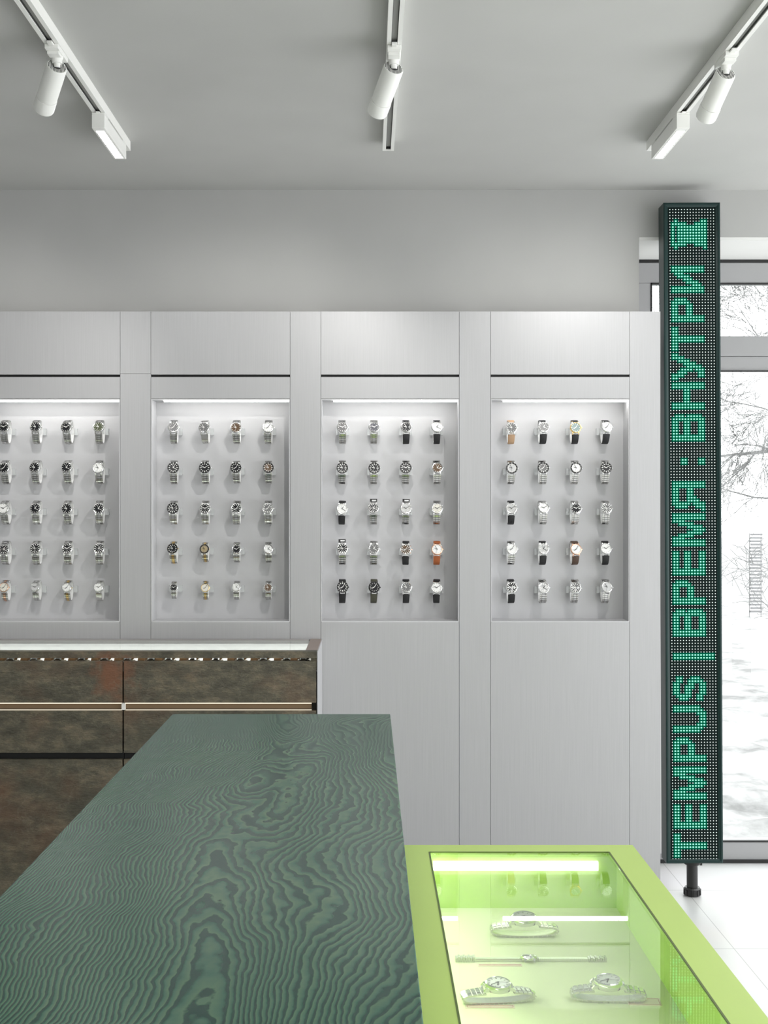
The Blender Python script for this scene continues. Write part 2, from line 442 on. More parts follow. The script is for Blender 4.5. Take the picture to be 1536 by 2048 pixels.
def tree(px, Y, limbs, label, seed):
    rnd = random.Random(seed)
    base = Vector((wx(px, Y), Y, -.1))
    t = thing('bare_tree', label, 'tree', base)
    tr = MB(); br = MB()
    top = 1.386 + 900/F*Y
    pts = [Vector((0.03*math.sin(z*2), 0.03*math.cos(z*3), z)) for z in [i*top/9 for i in range(10)]]
    tr.tube(pts, [.11*(1-.085*i) for i in range(10)], 8)
    tr.build('trunk', M['bark'], t, smooth=True)
    def grow(p, d, ln, r, depth):
        n = 4; P = [p]; R = [r]
        for i in range(n):
            d = (d + Vector((rnd.uniform(-.28, .28), rnd.uniform(-.28, .28), rnd.uniform(-.25, .22)))).normalized()
            P.append(P[-1]+d*ln/n); R.append(max(.0022, r*(1-.16*(i+1))))
        br.tube(P, R, 4)
        if depth <= 0: return
        for i in range(1, n+1):
            for q in range(2 if depth < 3 else 2):
                d2 = (d + Vector((rnd.uniform(-1, 1), rnd.uniform(-.7, .7), rnd.uniform(-.9, .8)))).normalized()
                grow(P[i], d2, ln*rnd.uniform(.45, .7), R[i]*.5, depth-1)
    for (p0, p1, r, dp) in limbs:
        a = Vector((wx(p0[0], Y), Y, wz(p0[1], Y))) - base; b = Vector((wx(p1[0], Y), Y+rnd.uniform(-.3, .3), wz(p1[1], Y))) - base
        grow(a, (b-a).normalized(), (b-a).length, r, dp)
    br.build('branches', M['bark'], t)
    return t
tree(1600, 9.5, [((1600, 905), (1425, 918), .024, 2), ((1600, 1010), (1430, 950), .013, 2), ((1600, 860), (1450, 770), .010, 3),
                 ((1600, 800), (1440, 640), .008, 3), ((1600, 1180), (1455, 1110), .007, 2), ((1600, 700), (1440, 560), .007, 3),
                 ((1600, 1260), (1470, 1180), .007, 2), ((1600, 760), (1480, 900), .007, 3)],
     'bare winter tree with thin pale grey branches outside the window', 5)
tree(1250, 13., [((1250, 800), (1330, 600), .012, 2), ((1250, 900), (1480, 760), .012, 2), ((1250, 820), (1480, 640), .010, 2)],
     'smaller leafless tree farther back in the snow, mostly hidden by the green sign', 11)
Ys = 16.5
bs = thing('slatted_screen', 'small grey screen of horizontal slats standing in the snow outside', 'screen', (wx(1511, Ys), Ys, -.07))
sm = MB(); zt = wz(1066, Ys)+.07
for k in range(24):
    z = .08 + (zt-.1)*k/23; j = .012*math.sin(k*2.3)
    sm.box(-.075+j, .085+j, -.01, .01, z-.012, z+.012)
sm.build('slats', M['slat'], bs)
pm = MB(); pm.box(-.082, -.074, .01, .02, 0, zt); pm.box(.074, .082, .01, .02, 0, zt); pm.build('posts', M['bark'], bs)

# ------------------------------------------------------------------ aluminium watch wall
ZT = wz(623, YP)
PITCH = .6
XS = [wx(p, YP) for p in (-99.5, -38, 240.5, 301.5, 580.5, 641.5, 918.7, 981, 1259.6, 1320.6)]
GAP = .0012
zs0, zs1 = wz(749, YP), wz(754, YP)
zn0, zn1 = wz(798, YP), wz(1244, YP)
YB = YP + .095           # backboard face
NICHE = ['leftmost', 'second', 'third', 'rightmost']
for i in range(4):
    a, b = XS[1+2*i], XS[2+2*i]; cx = (a+b)/2; hw = (b-a)/2
    t = thing('watch_display_cabinet', {0: 'brushed aluminium cabinet with lit niche of mostly black-dial steel watches, cut by left frame edge',
              1: 'brushed aluminium cabinet with lit niche, above the right part of slate counter',
              2: 'brushed aluminium cabinet whose lit niche holds the orange-strapped watch',
              3: 'brushed aluminium cabinet with lit niche, nearest the green sign'}[i], 'cabinet', (cx, YP, 0), 'aluminium watch display cabinets')
    MB().box(-hw+GAP, hw-GAP, 0, .018, zs0, ZT).build('top_fascia', M['alu'], t)
    MB().box(-hw+GAP, hw-GAP, 0, .018, zn0+.001, zs1).build('lower_fascia', M['alu'], t)
    MB().box(-hw+GAP, hw-GAP, .012, .02, zs1, zs0).build('shadow_slot', M['black'], t)
    MB().box(-hw+GAP, hw-GAP, 0, .018, .05, zn1-.001).build('lower_door', M['alu'], t)
    MB().box(-hw, hw, .02, .113, .05, zn1-.012).build('lower_carcass', M['dark'], t); MB().box(-hw, hw, .02, .113, zn0+.012, ZT-.002).build('upper_carcass', M['dark'], t)
    n = MB()
    n.box(-hw+.0012, -hw+.004, 0, .095, zn1, zn0); n.box(hw-.004, hw-.0012, 0, .095, zn1, zn0)
    n.box(-hw+.004, hw-.004, 0, .095, zn1-.001, zn1+.003); n.box(-hw+.004, hw-.004, 0, .095, zn0-.003, zn0)
    n.build('niche_lining', M['niche'], t)
    MB().box(-hw+.001, hw-.001, .095, .112, zn1, zn0).build('backboard', M['niche'], t)
    MB().box(-hw+.045, hw-.006, .006, .016, zn0-.009, zn0-.003).build('light_strip', M['led_strip'], t)
    MB().box(-hw+.001, hw-.001, .015, .11, .004, .05).build('plinth', M['dark'], t)
for i in range(4):
    a, b = XS[2+2*i], XS[3+2*i]; cx = (a+b)/2; hw = (b-a)/2
    o = thing('pillar_panel', ['narrow aluminium pillar between the leftmost and second watch niches', 'narrow aluminium pillar between the second and third watch niches',
              'narrow aluminium pillar between the third and rightmost watch niches', 'narrow aluminium end pillar right beside the green sign'][i], 'panel', (cx, YP, 0), 'narrow aluminium pillars')
    if i == 0:
        MB().box(-hw, hw, 0, .113, .0, wz(747.5, YP)-.0006).build('lower_section', M['alu'], o)
        MB().box(-hw, hw, 0, .113, wz(747.5, YP)+.0006, ZT).build('upper_section', M['alu'], o)
    else:
        MB().box(-hw, hw, 0, .113, 0, ZT).build('panel', M['alu'], o)

# ------------------------------------------------------------------ watches
_mc = {}
def cached(key, fn):
    if key not in _mc: _mc[key] = fn()
    return _mc[key]
RC = .0198               # case radius
def loop_pt(th, a, b, off=0):
    """front of the loop is -Y; th in radians from front, over the top"""
    p = Vector((0, -b*math.cos(th), a*math.sin(th)))
    n = Vector((0, -math.cos(th)/b, math.sin(th)/a)).normalized()
    return p + n*off, n
def strap_mesh(kind, a, b, t0, t1, r=RC):
    """kind: links_side, links_center, leather, mesh"""
    mb = MB(); N = 400
    ths = [t0 + (t1-t0)*i/N for i in range(N+1)]
    P = [loop_pt(t, a, b)[0] for t in ths]; S = [0]
    for i in range(N): S.append(S[-1] + (P[i+1]-P[i]).length)
    tot = S[-1]
    def at(s):
        s = max(0, min(tot, s)); lo = 0
        import bisect
        lo = min(max(bisect.bisect_left(S, s)-1, 0), N-1)
        f = (s-S[lo])/max(1e-9, S[lo+1]-S[lo]); return loop_pt(ths[lo]+(ths[lo+1]-ths[lo])*f, a, b)
    def width(s):
        e = min(s, tot-s)/tot*2; return r*(1.30 - .26*min(1, e*1.5))
    def slab(s0, s1, x0, x1, h0, h1, cuts=2):
        rows = []
        for k in range(cuts+1):
            p, n = at(s0+(s1-s0)*k/cuts)
            rows.append([tuple(Vector((x, 0, 0))+p+n*h) for (x, h) in ((x0, h0), (x1, h0), (x1, h1), (x0, h1))])
        vs = [v for r_ in rows for v in r_]; fs = []
        for k in range(cuts):
            for q in range(4):
                q2 = (q+1) % 4; fs.append((k*4+q, k*4+q2, (k+1)*4+q2, (k+1)*4+q))
        fs.append((3, 2, 1, 0)); L_ = cuts*4; fs.append((L_, L_+1, L_+2, L_+3))
        mb.add(vs, fs)
    if kind in ('links_side', 'links_center'):
        nl = max(12, int(tot/.0068)); ls = tot/nl
        for k in range(nl):
            s0, s1 = k*ls+.0004, (k+1)*ls-.0004; wd = width((s0+s1)/2)/2*1.0
            if kind == 'links_center':
                slab(s0+ls*.10, s1-ls*.06, -wd*.40, wd*.40, .0003, .0031, 1)
            else:
                slab(s0, s1-ls*.08, -wd, -wd*.46, 0, .0027, 1); slab(s0, s1-ls*.08, wd*.46, wd, 0, .0027, 1)
    elif kind == 'gaps':
        for k in range(60): slab(tot*k/60, tot*(k+1)/60, -width(tot*k/60)/2*.96, width(tot*k/60)/2*.96, .0001, .0012, 1)
    else:
        n = 60
        rows = []
        for k in range(n+1):
            s = tot*k/n; p, nn = at(s); wd = width(s)/2*.97; th = .0026 if kind == 'leather' else .0016
            if k == n or k == 0: pass
            rows += [tuple(Vector((x, 0, 0))+p+nn*h) for (x, h) in ((-wd, 0), (wd, 0), (wd, th*.7), (wd*.8, th), (-wd*.8, th), (-wd, th*.7))]
        fs = []
        for k in range(n):
            for q in range(6):
                q2 = (q+1) % 6; fs.append((k*6+q, k*6+q2, (k+1)*6+q2, (k+1)*6+q))
        fs.append(tuple(reversed(range(6)))); fs.append(tuple(n*6+q for q in range(6)))
        mb.add(rows, fs)
    return mb
Rz = Matrix.Rotation
FRONT = Matrix.Rotation(PI/2, 4, 'X')       # +Z -> -Y
def case_matrix(a, b, th):
    p, n = loop_pt(th, a, b, .0005)
    tilt = math.atan2(n.z, -n.y)
    return Matrix.Translation(p) @ Matrix.Rotation(-tilt, 4, 'X') @ FRONT

def m_case():
    mb = MB(); r = RC
    mb.lathe([(r*.86, 0), (r*.97, .0012), (r, .003), (r, .0068), (r*.97, .0082), (r*.90, .0086)], 32)
    for sx in (-1, 1):
        for sy in (-1, 1):
            x = sx*r*.52; vs = []
            for (y, z0, z1) in ((.62, .0015, .0072), (1.0, .001, .0062), (1.20, -.0018, .0018)):
                for (xx) in (x-.0019, x+.0019):
                    vs += [(xx, sy*r*y, z0), (xx, sy*r*y, z1)]
            fs = []
            for k in range(2):
                o = k*4
                fs += [(o, o+2, o+6, o+4), (o+1, o+5, o+7, o+3), (o, o+4, o+5, o+1), (o+2, o+3, o+7, o+6)]
            fs += [(0, 1, 3, 2), (8, 10, 11, 9)]
            mb.add(vs, fs)
    return mb
def m_crown(chrono):
    mb = MB(); R = Matrix.Translation((RC*.98, 0, .005)) @ Matrix.Rotation(PI/2, 4, 'Y')
    mb.lathe([(.0021, 0), (.0024, .0008), (.0024, .0026), (.002, .0032)], 12, R)
    if chrono:
        for an in (-.62, .62):
            R = Matrix.Rotation(an, 4, 'Z') @ Matrix.Translation((RC*.98, 0, .005)) @ Matrix.Rotation(PI/2, 4, 'Y')
            mb.lathe([(.0011, 0), (.0011, .0016), (.0019, .0018), (.0019, .003)], 10, R)
    return mb
def m_bezel(kind):
    mb = MB(); r = RC
    if kind == 'plain':
        mb.lathe([(r*.96, .0080), (r*.94, .0098), (r*.88, .0106), (r*.82, .0104), (r*.815, .0090)], 40, cap=False)
    elif kind == 'fluted':
        mb.lathe([(r*.97, .0080), (r*.95, .0100), (r*.86, .0112), (r*.80, .0104), (r*.79, .0090)], 40, cap=False)
    else:
        mb.lathe([(r*1.0, .0078), (r*1.0, .0098), (r*.95, .0108), (r*.78, .0104), (r*.775, .0090)], 40, cap=False)
        for k in range(24):
            R = Matrix.Rotation(2*PI*k/24, 4, 'Z'); mb.box(r*.985, r*1.02, -.0009, .0009, .0080, .0100, R)
    return mb
def m_bezel_marks():
    mb = MB(); r = RC
    for k in range(12):
        R = Matrix.Rotation(2*PI*k/12+PI/2, 4, 'Z')
        w_ = .0012 if k == 0 else .0005
        mb.box(r*.84, r*.92, -w_, w_, .0104, .0110, R)
    return mb
def m_dial():
    return MB().lathe([(RC*.83, .0086), (RC*.83, .0092)], 40)
def m_markers(bold):
    mb = MB(); r = RC
    for k in range(12):
        R = Matrix.Rotation(2*PI*k/12, 4, 'Z')
        ln = .18 if bold else .15; wd = .00115 if bold else .0006
        if k % 3 == 0: wd *= 1.35
        mb.box(r*(.76-ln), r*.76, -wd, wd, .0092, .0097, R)
    return mb
def m_hands(style):
    mb = MB(); r = RC
    ah, am = [(PI/2+1.05, PI/2-1.0), (PI/2+1.3, PI/2+.5), (PI/2-.55, PI/2-2.1), (PI/2+2.2, PI/2-.6)][style % 4]
    R = Matrix.Rotation(ah, 4, 'Z'); mb.box(-.002, r*.45, -.0009, .0009, .0099, .0102, R)
    R = Matrix.Rotation(am, 4, 'Z'); mb.box(-.002, r*.68, -.0007, .0007, .0103, .0106, R)
    R = Matrix.Rotation(am+2.4, 4, 'Z'); mb.box(-.004, r*.70, -.00025, .00025, .0107, .0109, R)
    mb.lathe([(.0012, .0098), (.0012, .0110)], 10)
    return mb
def m_sub():
    mb = MB(); r = RC
    for an in (PI, -PI/2, 0):
        T = Matrix.Translation((math.cos(an)*r*.38, math.sin(an)*r*.38, 0))
        mb.ring(r*.13, r*.19, .0092, .0095, 18, T)
        mb.box(-.0003, .0003, 0, r*.13, .0093, .0095, T @ Matrix.Rotation(an, 4, 'Z'))
    return mb
def m_date():
    r = RC; return MB().box(r*.42, r*.66, -r*.085, r*.085, .0092, .0096)

LIGHT_DIALS = ('white', 'silver', 'cream', 'champagne')
DEF_LOOP = (.0395, .0265, math.radians(19))
def make_watch(label, dial, strap='steel', metal='steel', bezel='plain', chrono=False, small=False, group=None,
               loop=DEF_LOOP, loc=(0, 0, 0), rot=None, style=0, detail=True, date=False, tagged=False, bezmat=None, caselean=0., underlay='link_dark'):
    t = thing('wristwatch', label, 'watch', loc, group)
    if rot: t.rotation_euler = rot
    if small: t.scale = (small, small, small)
    a, b, th = loop
    CM = case_matrix(a, b, th)
    if caselean: CM = CM @ Matrix.Translation((0, 0, .003)) @ Matrix.Rotation(caselean, 4, 'Y')
    MET = {'steel': 'steel', 'gold': 'gold', 'rose': 'rose', 'black': 'black_metal', 'twotone': 'steel', 'rosetwo': 'steel'}[metal]
    acc = {'twotone': 'gold', 'rosetwo': 'rose'}.get(metal, MET)
    def part(name, key, fn, mat, parent, mat4=None, smooth=True):
        me = cached(key, lambda: fn().mesh(name, [M['steel']], smooth))
        o = bpy.data.objects.new(name, me); COL.objects.link(o); o.parent = parent
        if mat4 is not None: o.matrix_local = mat4
        o.material_slots[0].link = 'OBJECT'; o.material_slots[0].material = M[mat]
        return o
    c = part('case', 'case', m_case, MET, t, CM)
    part('crown', ('crown', chrono), lambda: m_crown(chrono), acc, c)
    bz = part('bezel', ('bz', bezel), lambda: m_bezel(bezel), bezmat or ('black_metal' if bezel == 'diver' else acc), t, CM)
    if bezel == 'diver': part('bezel_marks', 'bzm', m_bezel_marks, 'hand_light' if acc != 'gold' else 'gold', bz, smooth=False)
    d = part('dial', 'dial', m_dial, 'dial_'+dial, t, CM, smooth=False)
    if detail:
        lightd = dial in LIGHT_DIALS
        hm = 'hand_dark' if lightd else 'hand_light'
        bold = bezel == 'diver' or chrono
        part('hour_markers', ('mk', bold), lambda: m_markers(bold), ('steel_dark' if lightd else 'hand_light'), d, smooth=False)
        part('hands', ('hd', style % 4), lambda: m_hands(style), hm, d, smooth=False)
        if chrono: part('subdials', 'sub', m_sub, 'steel_dark' if lightd else 'steel', d, smooth=False)
        if date: part('date_window', 'date', m_date, 'hand_light', d, smooth=False)
    # strap runs from the upper lugs over the back of the loop to the lower lugs
    lug = RC*1.08/a
    zc = math.sin(th)
    t0 = math.asin(max(-1, min(.999, zc+lug*.92))); t1 = 2*PI + math.asin(max(-.999, zc-lug*.98))
    key = (round(a, 4), round(b, 4), round(th, 3))
    if strap in ('steel',):
        s = part('bracelet', ('ls', key), lambda: strap_mesh('links_side', a, b, t0, t1), 'steel_dark' if metal != 'gold' else 'gold', t, smooth=False)
        part('link_gap_underlay', ('lg', key), lambda: strap_mesh('gaps', a, b, t0, t1), underlay, s, smooth=False)  # strip added beneath the links, dark on most watches to deepen the gaps
        part('center_links', ('lc', key), lambda: strap_mesh('links_center', a, b, t0, t1), acc, s, smooth=False)
    elif strap == 'mesh':
        part('mesh_bracelet', ('me', key), lambda: strap_mesh('mesh', a, b, t0, t1), 'steel_dark', t)
    else:
        part('strap', ('le', key), lambda: strap_mesh('leather', a, b, t0, t1), 'strap_'+strap, t)
    if tagged:
        tg = MB().box(-.0125, .0125, -.012, -.010, .0365, .048).build('hang_tag', M['tag_black'], t)
        MB().box(-.006, .009, -.0125, -.012, .0405, .0445).build('printed_line', M['tag_white'], tg)
    return t

def make_holder(label, loc, sc_, a, b):
    h = thing('watch_holder', label, 'holder', loc, 'acrylic watch holders')
    def part(name, key, fn, m):
        me = cached(key, lambda: fn().mesh(name, [m], False)); o = bpy.data.objects.new(name, me); COL.objects.link(o); o.parent = h; return o
    dback = YB - loc[1]
    part('base_block', 'hbase', lambda: MB().box(-.0235, .0235, dback-.016, dback-.0002, -.009, .015), M['acrylic'])
    part('arm', 'harm', lambda: MB().box(-.010, .010, b-.0035, dback-.016, -.006, .012), M['acrylic'])
    def cuff():
        mb = MB(); n = 40; t0, t1 = math.radians(-32), math.radians(300)
        t0, t1 = math.radians(52), math.radians(342)
        vs = []
        for k in range(n+1):
            t = t0+(t1-t0)*k/n
            for (x, o) in ((-.0112, -.0004), (.0112, -.0004), (.0112, -.0026), (-.0112, -.0026)):
                p, nn = loop_pt(t, a, b, o); vs.append((x, p.y, p.z))
        fs = []
        for k in range(n):
            for q in range(4):
                q2 = (q+1) % 4; fs.append((k*4+q, k*4+q2, (k+1)*4+q2, (k+1)*4+q))
        fs += [(3, 2, 1, 0), (n*4, n*4+1, n*4+2, n*4+3)]
        return mb.add(vs, fs)
    c = part('cuff', ('hcuff', sc_), cuff, M['cuff'])
    c.scale = (sc_, sc_, sc_)
    return h

# spec: (dial, strap, metal, bezel, options)
S = dict
SPEC = [
 [[('black', 'steel'), ('black', 'steel'), ('black', 'steel'), ('olive', 'steel')],
  [('black', 'steel'), ('black', 'steel'), ('black', 'steel'), ('white', 'steel')],
  [('white', 'steel'), ('black', 'steel'), ('black', 'steel'), ('black', 'steel')],
  [('black', 'steel', S(chrono=1)), ('black', 'steel', S(chrono=1)), ('black', 'steel', S(chrono=1, bezel='fluted')), ('black', 'steel', S(chrono=1))],
  [('cream', 'steel', S(metal='rosetwo', small=.88)), ('silver', 'steel', S(small=.84)), ('white', 'steel', S(small=.86, metal='twotone', bezmat='steel')), ('white', 'mesh', S(small=.86))]],
 [[('grey', 'steel'), ('grey', 'mesh'), ('brown', 'steel'), ('white', 'steel')],
  [('black', 'steel', S(bezel='diver')), ('black', 'steel', S(bezel='diver')), ('black', 'steel', S(bezel='diver', small=.95)), ('brown', 'steel', S(bezel='diver', small=.95))],
  [('black', 'steel', S(chrono=1, bezel='diver')), ('black', 'steel', S(chrono=1)), ('black', 'steel', S(chrono=1, bezel='fluted')), ('grey', 'steel', S(chrono=1))],
  [('black', 'steel', S(bezel='diver', metal='twotone', small=.92)), ('champagne', 'steel', S(bezel='diver', metal='twotone', small=.82)), ('black', 'steel', S(bezel='fluted', small=.85)), ('white', 'steel', S(bezel='fluted', small=.86))],
  [('black', 'steel', S(small=.72)), ('cream', 'steel', S(metal='twotone', small=.78)), ('white', 'steel', S(small=.78)), ('brown', 'steel', S(small=.78))]],
 [[('black', 'steel', S(date=1)), ('navy', 'steel'), ('black', 'black', S(date=1)), ('white', 'black')],
  [('black', 'steel', S(bezel='diver', date=1)), ('black', 'steel', S(bezel='diver', date=1)), ('black', 'steel', S(bezel='diver', date=1)), ('brown', 'steel', S(bezel='fluted', date=1))],
  [('white', 'black'), ('black', 'steel', S(tagged=1, chrono=1)), ('silver', 'steel', S(tagged=1, chrono=1)), ('cream', 'steel', S(chrono=1))],
  [('black', 'steel', S(tagged=1, chrono=1)), ('grey', 'steel', S(bezel='fluted')), ('brown', 'black', S(metal='rosetwo', chrono=1, bezmat='steel')), ('white', 'orange', S(metal='rose'))],
  [('black', 'black', S(metal='black', bezel='diver')), ('black', 'olive', S(metal='black')), ('grey', 'black', S(bezel='fluted')), ('white', 'black')]],
 [[('grey', 'tan'), ('grey', 'black'), ('teal', 'black', S(metal='gold')), ('white', 'black')],
  [('silver', 'steel', S(bezel='diver')), ('grey', 'steel', S(bezel='diver')), ('white', 'steel', S(bezel='diver')), ('black', 'steel', S(bezel='diver'))],
  [('silver', 'black', S(chrono=1)), ('white', 'steel', S(bezel='fluted')), ('black', 'steel', S(date=1)), ('grey', 'steel', S(chrono=1))],
  [('white', 'steel'), ('silver', 'black', S(chrono=1)), ('white', 'brown', S(metal='rose')), ('white', 'black')],
  [('black', 'black', S(chrono=1, date=1)), ('silver', 'steel', S(chrono=1)), ('grey', 'steel', S(chrono=1, date=1)), ('silver', 'steel')]],
]
COLX = [[8, 70.5, 134, 197], [346, 409.5, 472.5, 536], [684, 747.5, 812, 874], [1023, 1086.5, 1151, 1212.5]]
ROWY = [856, 937, 1018, 1099, 1176]
ROWN = ['top', 'second', 'third', 'fourth', 'bottom']
ORD = ['first', 'second', 'third', 'fourth']
YROOT = YB - .043
mcount = 0
for i in range(4):
    for r in range(5):
        for c in range(4):
            sp = SPEC[i][r][c]; op = dict(sp[2]) if len(sp) > 2 else {}
            dial, strap = sp[0], sp[1]
            smallv = op.get('small', 1.0) or 1.0
            op['small'] = smallv*1.02
            for k in ('chrono', 'date', 'tagged'): op[k] = bool(op.get(k))
            metal = op.get('metal', 'steel')
            sn = {'steel': 'steel bracelet', 'mesh': 'steel mesh band', 'black': 'black strap', 'tan': 'tan leather strap', 'brown': 'brown leather strap',
                  'orange': 'orange leather strap', 'olive': 'olive fabric strap'}[strap]
            if metal == 'rosetwo' and strap == 'steel': sn = 'rose gold and steel bracelet'
            if metal in ('twotone',) and strap == 'steel': sn = 'gold and steel bracelet'
            dn = {'black': 'black', 'grey': 'dark grey', 'olive': 'dark olive'}.get(dial, dial)
            kind = 'chronograph' if op.get('chrono') else ('dive watch' if op.get('bezel') == 'diver' else 'watch')
            label = f"{dn}-dial {kind} on {sn}, {ORD[c]} in {ROWN[r]} row of {NICHE[i]} niche"
            x = wx(COLX[i][c], YROOT-.03); z = wz(ROWY[r], YROOT-.03) - .013*smallv
            yaw = [0.10, 0.06, 0, -.06][i]*0 + random.uniform(-.06, .06)
            make_watch(label, dial, strap, group='wristwatches in the aluminium niches', loc=(x, YROOT, z), rot=(random.uniform(-.05, .04), random.uniform(-.04, .04), yaw),
                       style=random.randrange(4), **op)
            make_holder(f"clear acrylic holder carrying the {ORD[c]} watch in {ROWN[r]} row of {NICHE[i]} niche", (x, YROOT, z), round(op['small'], 3), DEF_LOOP[0], DEF_LOOP[1])

# ------------------------------------------------------------------ slate counter
YC = 4.012; ZC = wz(1303, YC)
xr = wx(634, YC); xseam = wx(246, YC); xl = xseam - (xr-xseam)
zA0, zA1 = wz(1322.5, YC), wz(1405.5, YC)
zB0, zB1 = wz(1421.5, YC), wz(1506, YC)
zC0, zC1 = wz(1519, YC), .06
def cabinet(xa, xb, label, last):
    t = thing('slate_drawer_cabinet', label, 'cabinet', ((xa+xb)/2, YC, 0), 'slate fronted drawer cabinets')
    hw = (xb-xa)/2; g = .0022; e = .0065 if last else g
    b = MB()
    b.box(-hw, hw, .03, .384, .02, .855); b.build('carcass', M['cabinet_dark'], t)
    for nm, z1, z0 in (('upper_drawer_front', zA0, zA1), ('lower_drawer_front', zB0, zB1), ('base_door', zC0, zC1)):
        MB().box(-hw+g, hw-(.003 if last else g), 0, .018, z0, z1).build(nm, M['slate'], t, bevel=.0015)
    x1 = hw-(.018 if last else .006)
    p = MB().box(-hw+.006, x1, .018, .028, zB0+.004, zA1-.004).build('recessed_grip_panel', M['brown_panel'], t)
    MB().box(-hw+.006, x1, .012, .0175, zB0-.0015, zB0+.0012).box(-hw+.006, x1, .004, .0175, zA1-.0038, zA1-.0008).build('grip_light', M['grip_light'], p)
    MB().box(-hw+.001, hw-.001, .02, .028, zC0-.001, zB1+.001).build('black_gap', M['black'], t)
    MB().box(-hw+.01, hw-.01, .04, .38, 0, .03).build('plinth', M['black'], t)
    if not last:
        MB().box(hw-.0055, hw+.0055, .004, .02, zB0+.002, zA1-.002).build('divider_post', M['interior_white'], t)
    else:
        MB().box(hw+.0002, hw+.003, 0, .384, .02, ZC-.001).build('side_panel', M['grey_side'], t)
M['grip_light'] = emat('warm_grip_light', (1, .9, .72), 1.2)
cabinet(xseam, xr, 'slate-fronted drawer cabinet at right end of counter, mostly behind green table', True)
cabinet(xl, xseam, 'slate-fronted drawer cabinet with red iron stain, left end of counter', False)
# continuous glass-topped display case on top of the two cabinets
tt = thing('glass_display_case', 'long shallow glass-topped display case with slate rim on the slate cabinets', 'display case', ((xl+xr)/2, YC, .855))
OFF = Matrix.Translation((-(xl+xr)/2, -YC, -.855))
zr = wz(1316.5, YC)
RIM = .042
def tb(mb, nm, m, bevel=0): return mb.build(nm, m, tt, bevel=bevel, M4=OFF)
tb(MB().box(xl, xr, YC, YC+RIM, zr, ZC), 'front_rim', M['slate'], .001)
tb(MB().box(xl, xr-RIM, YP-.056, YP-.001, zr, ZC), 'rear_rim', M['slate_edge'], .001)
er = MB(); er.box(xr-RIM+.003, xr, YC+RIM, YP-.001, zr, ZC)
tb(er, 'end_rim', M['slate_pink'], .001)
tb(MB().box(xl, xr-RIM+.003, YC+RIM, YP-.056, ZC-.006, ZC-.001), 'glass_top', M['glass'])
tb(MB().box(xl, xr, YC+.02, YP-.004, .8555, .862), 'tray_floor', M['interior_white'])
tb(MB().box(xl, xr, YP-.060, YP-.056, .862, zr), 'rear_lining', M['interior_white'])
tb(MB().box(xr-.02, xr, YC+.004, YP-.06, .862, zr), 'end_lining', M['slate'])
tb(MB().box(xl, xr-RIM, YP-.068, YP-.060, ZC-.040, ZC-.011), 'light_strip', M['case_led'] if 'case_led' in M else emat('case_led_panel', (1, 1, .98), 4.))
# pillows with watches inside
PX = [5, 51.5, 99, 146.5, 192, 238, 285, 320, 367.6, 414.4, 463, 509, 555.6, 598]
PD = ['silver', 'white', 'black', 'white', 'silver', 'white', 'black', 'cream', 'black', 'white', 'grey', 'black', 'silver', 'black']
PORD = ['first', 'second', 'third', 'fourth', 'fifth', 'sixth', 'seventh', 'eighth', 'ninth', 'tenth', 'eleventh', 'twelfth', 'thirteenth', 'fourteenth']
YQ = YC+.075
for k, px in enumerate(PX):
    x = wx(px, YQ)
    x = min(x, xr-.078)
    p = thing('watch_pillow', f'brown suede block with cream cushion in counter case, {PORD[k]} from left', 'cushion', (x, YQ, .862), 'suede watch blocks in the counter case')
    d = MB(); n = 12
    prof = [(-.030, 0)] + [(-.030*math.cos(PI*q/n), .018+.019*math.sin(PI*q/n)) for q in range(n+1)] + [(.030, 0)]
    vs = [(xx, yy, zz) for xx in (-.011, .011) for (yy, zz) in prof]; m_ = len(prof)
    fs = [tuple(range(m_)), tuple(reversed(range(m_, 2*m_)))] + [(q, q+m_, (q+1) % m_+m_, (q+1) % m_) for q in range(m_)]
    d.add(vs, fs); d.build('suede_block', M['pillow_brown'], p)
    c = MB(); prof = [(-.026*math.cos(2*PI*q/20), .0138+.0108*math.sin(2*PI*q/20)) for q in range(20)]
    vs = [(xx, yy, zz) for xx in (.0115, .050) for (yy, zz) in prof]; m_ = 20
    fs = [tuple(range(m_)), tuple(reversed(range(m_, 2*m_)))] + [(q, q+m_, (q+1) % m_+m_, (q+1) % m_) for q in range(m_)]
    c.add(vs, fs); c.build('cream_cushion', M['pillow_cream'], p)
    make_watch(f"{PD[k]}-dial steel watch lying in the counter case beside the {PORD[k]} suede block", PD[k], 'steel', loop=(.0275, .0118, 0.), loc=(x+.031, YQ, .862+.0148),
               rot=(-PI/2, 0, 0), small=.94, style=k, underlay='steel', group='watches inside the counter case')

# ------------------------------------------------------------------ green table
ZTB = .90; DT = HCAM-ZTB
yt1 = DT*F/(1428-VY); xt0 = wx(345, yt1); xt1 = wx(780.5, yt1); yt0 = .52
tb_ = thing('green_table', 'long table with dark green stained plywood top and swirling grain', 'table', ((xt0+xt1)/2, (yt0+yt1)/2, 0))
T0 = Matrix.Translation((-(xt0+xt1)/2, -(yt0+yt1)/2, 0))
o = MB().box(xt0, xt1, yt0, yt1, ZTB-.03, ZTB).build('tabletop', M['wood'], tb_, bevel=.0015)
o.data.transform(T0)
# keep the grain coordinates centred on the grain axis
for (x, y) in ((xt0+.05, yt0+.05), (xt0+.05, yt1-.05), (xt1-.05, yt0+.05), (xt1-.05, yt1-.05)):
    q = MB().box(x-.025, x+.025, y-.025, y+.025, 0, ZTB-.03).build('leg', M['wood_side'], tb_, bevel=.002); q.data.transform(T0)
q = MB().box(xt0+.05, xt1-.05, yt0+.04, yt0+.06, ZTB-.11, ZTB-.03).box(xt0+.05, xt1-.05, yt1-.06, yt1-.04, ZTB-.11, ZTB-.03)
q = q.build('apron', M['wood_side'], tb_); q.data.transform(T0)

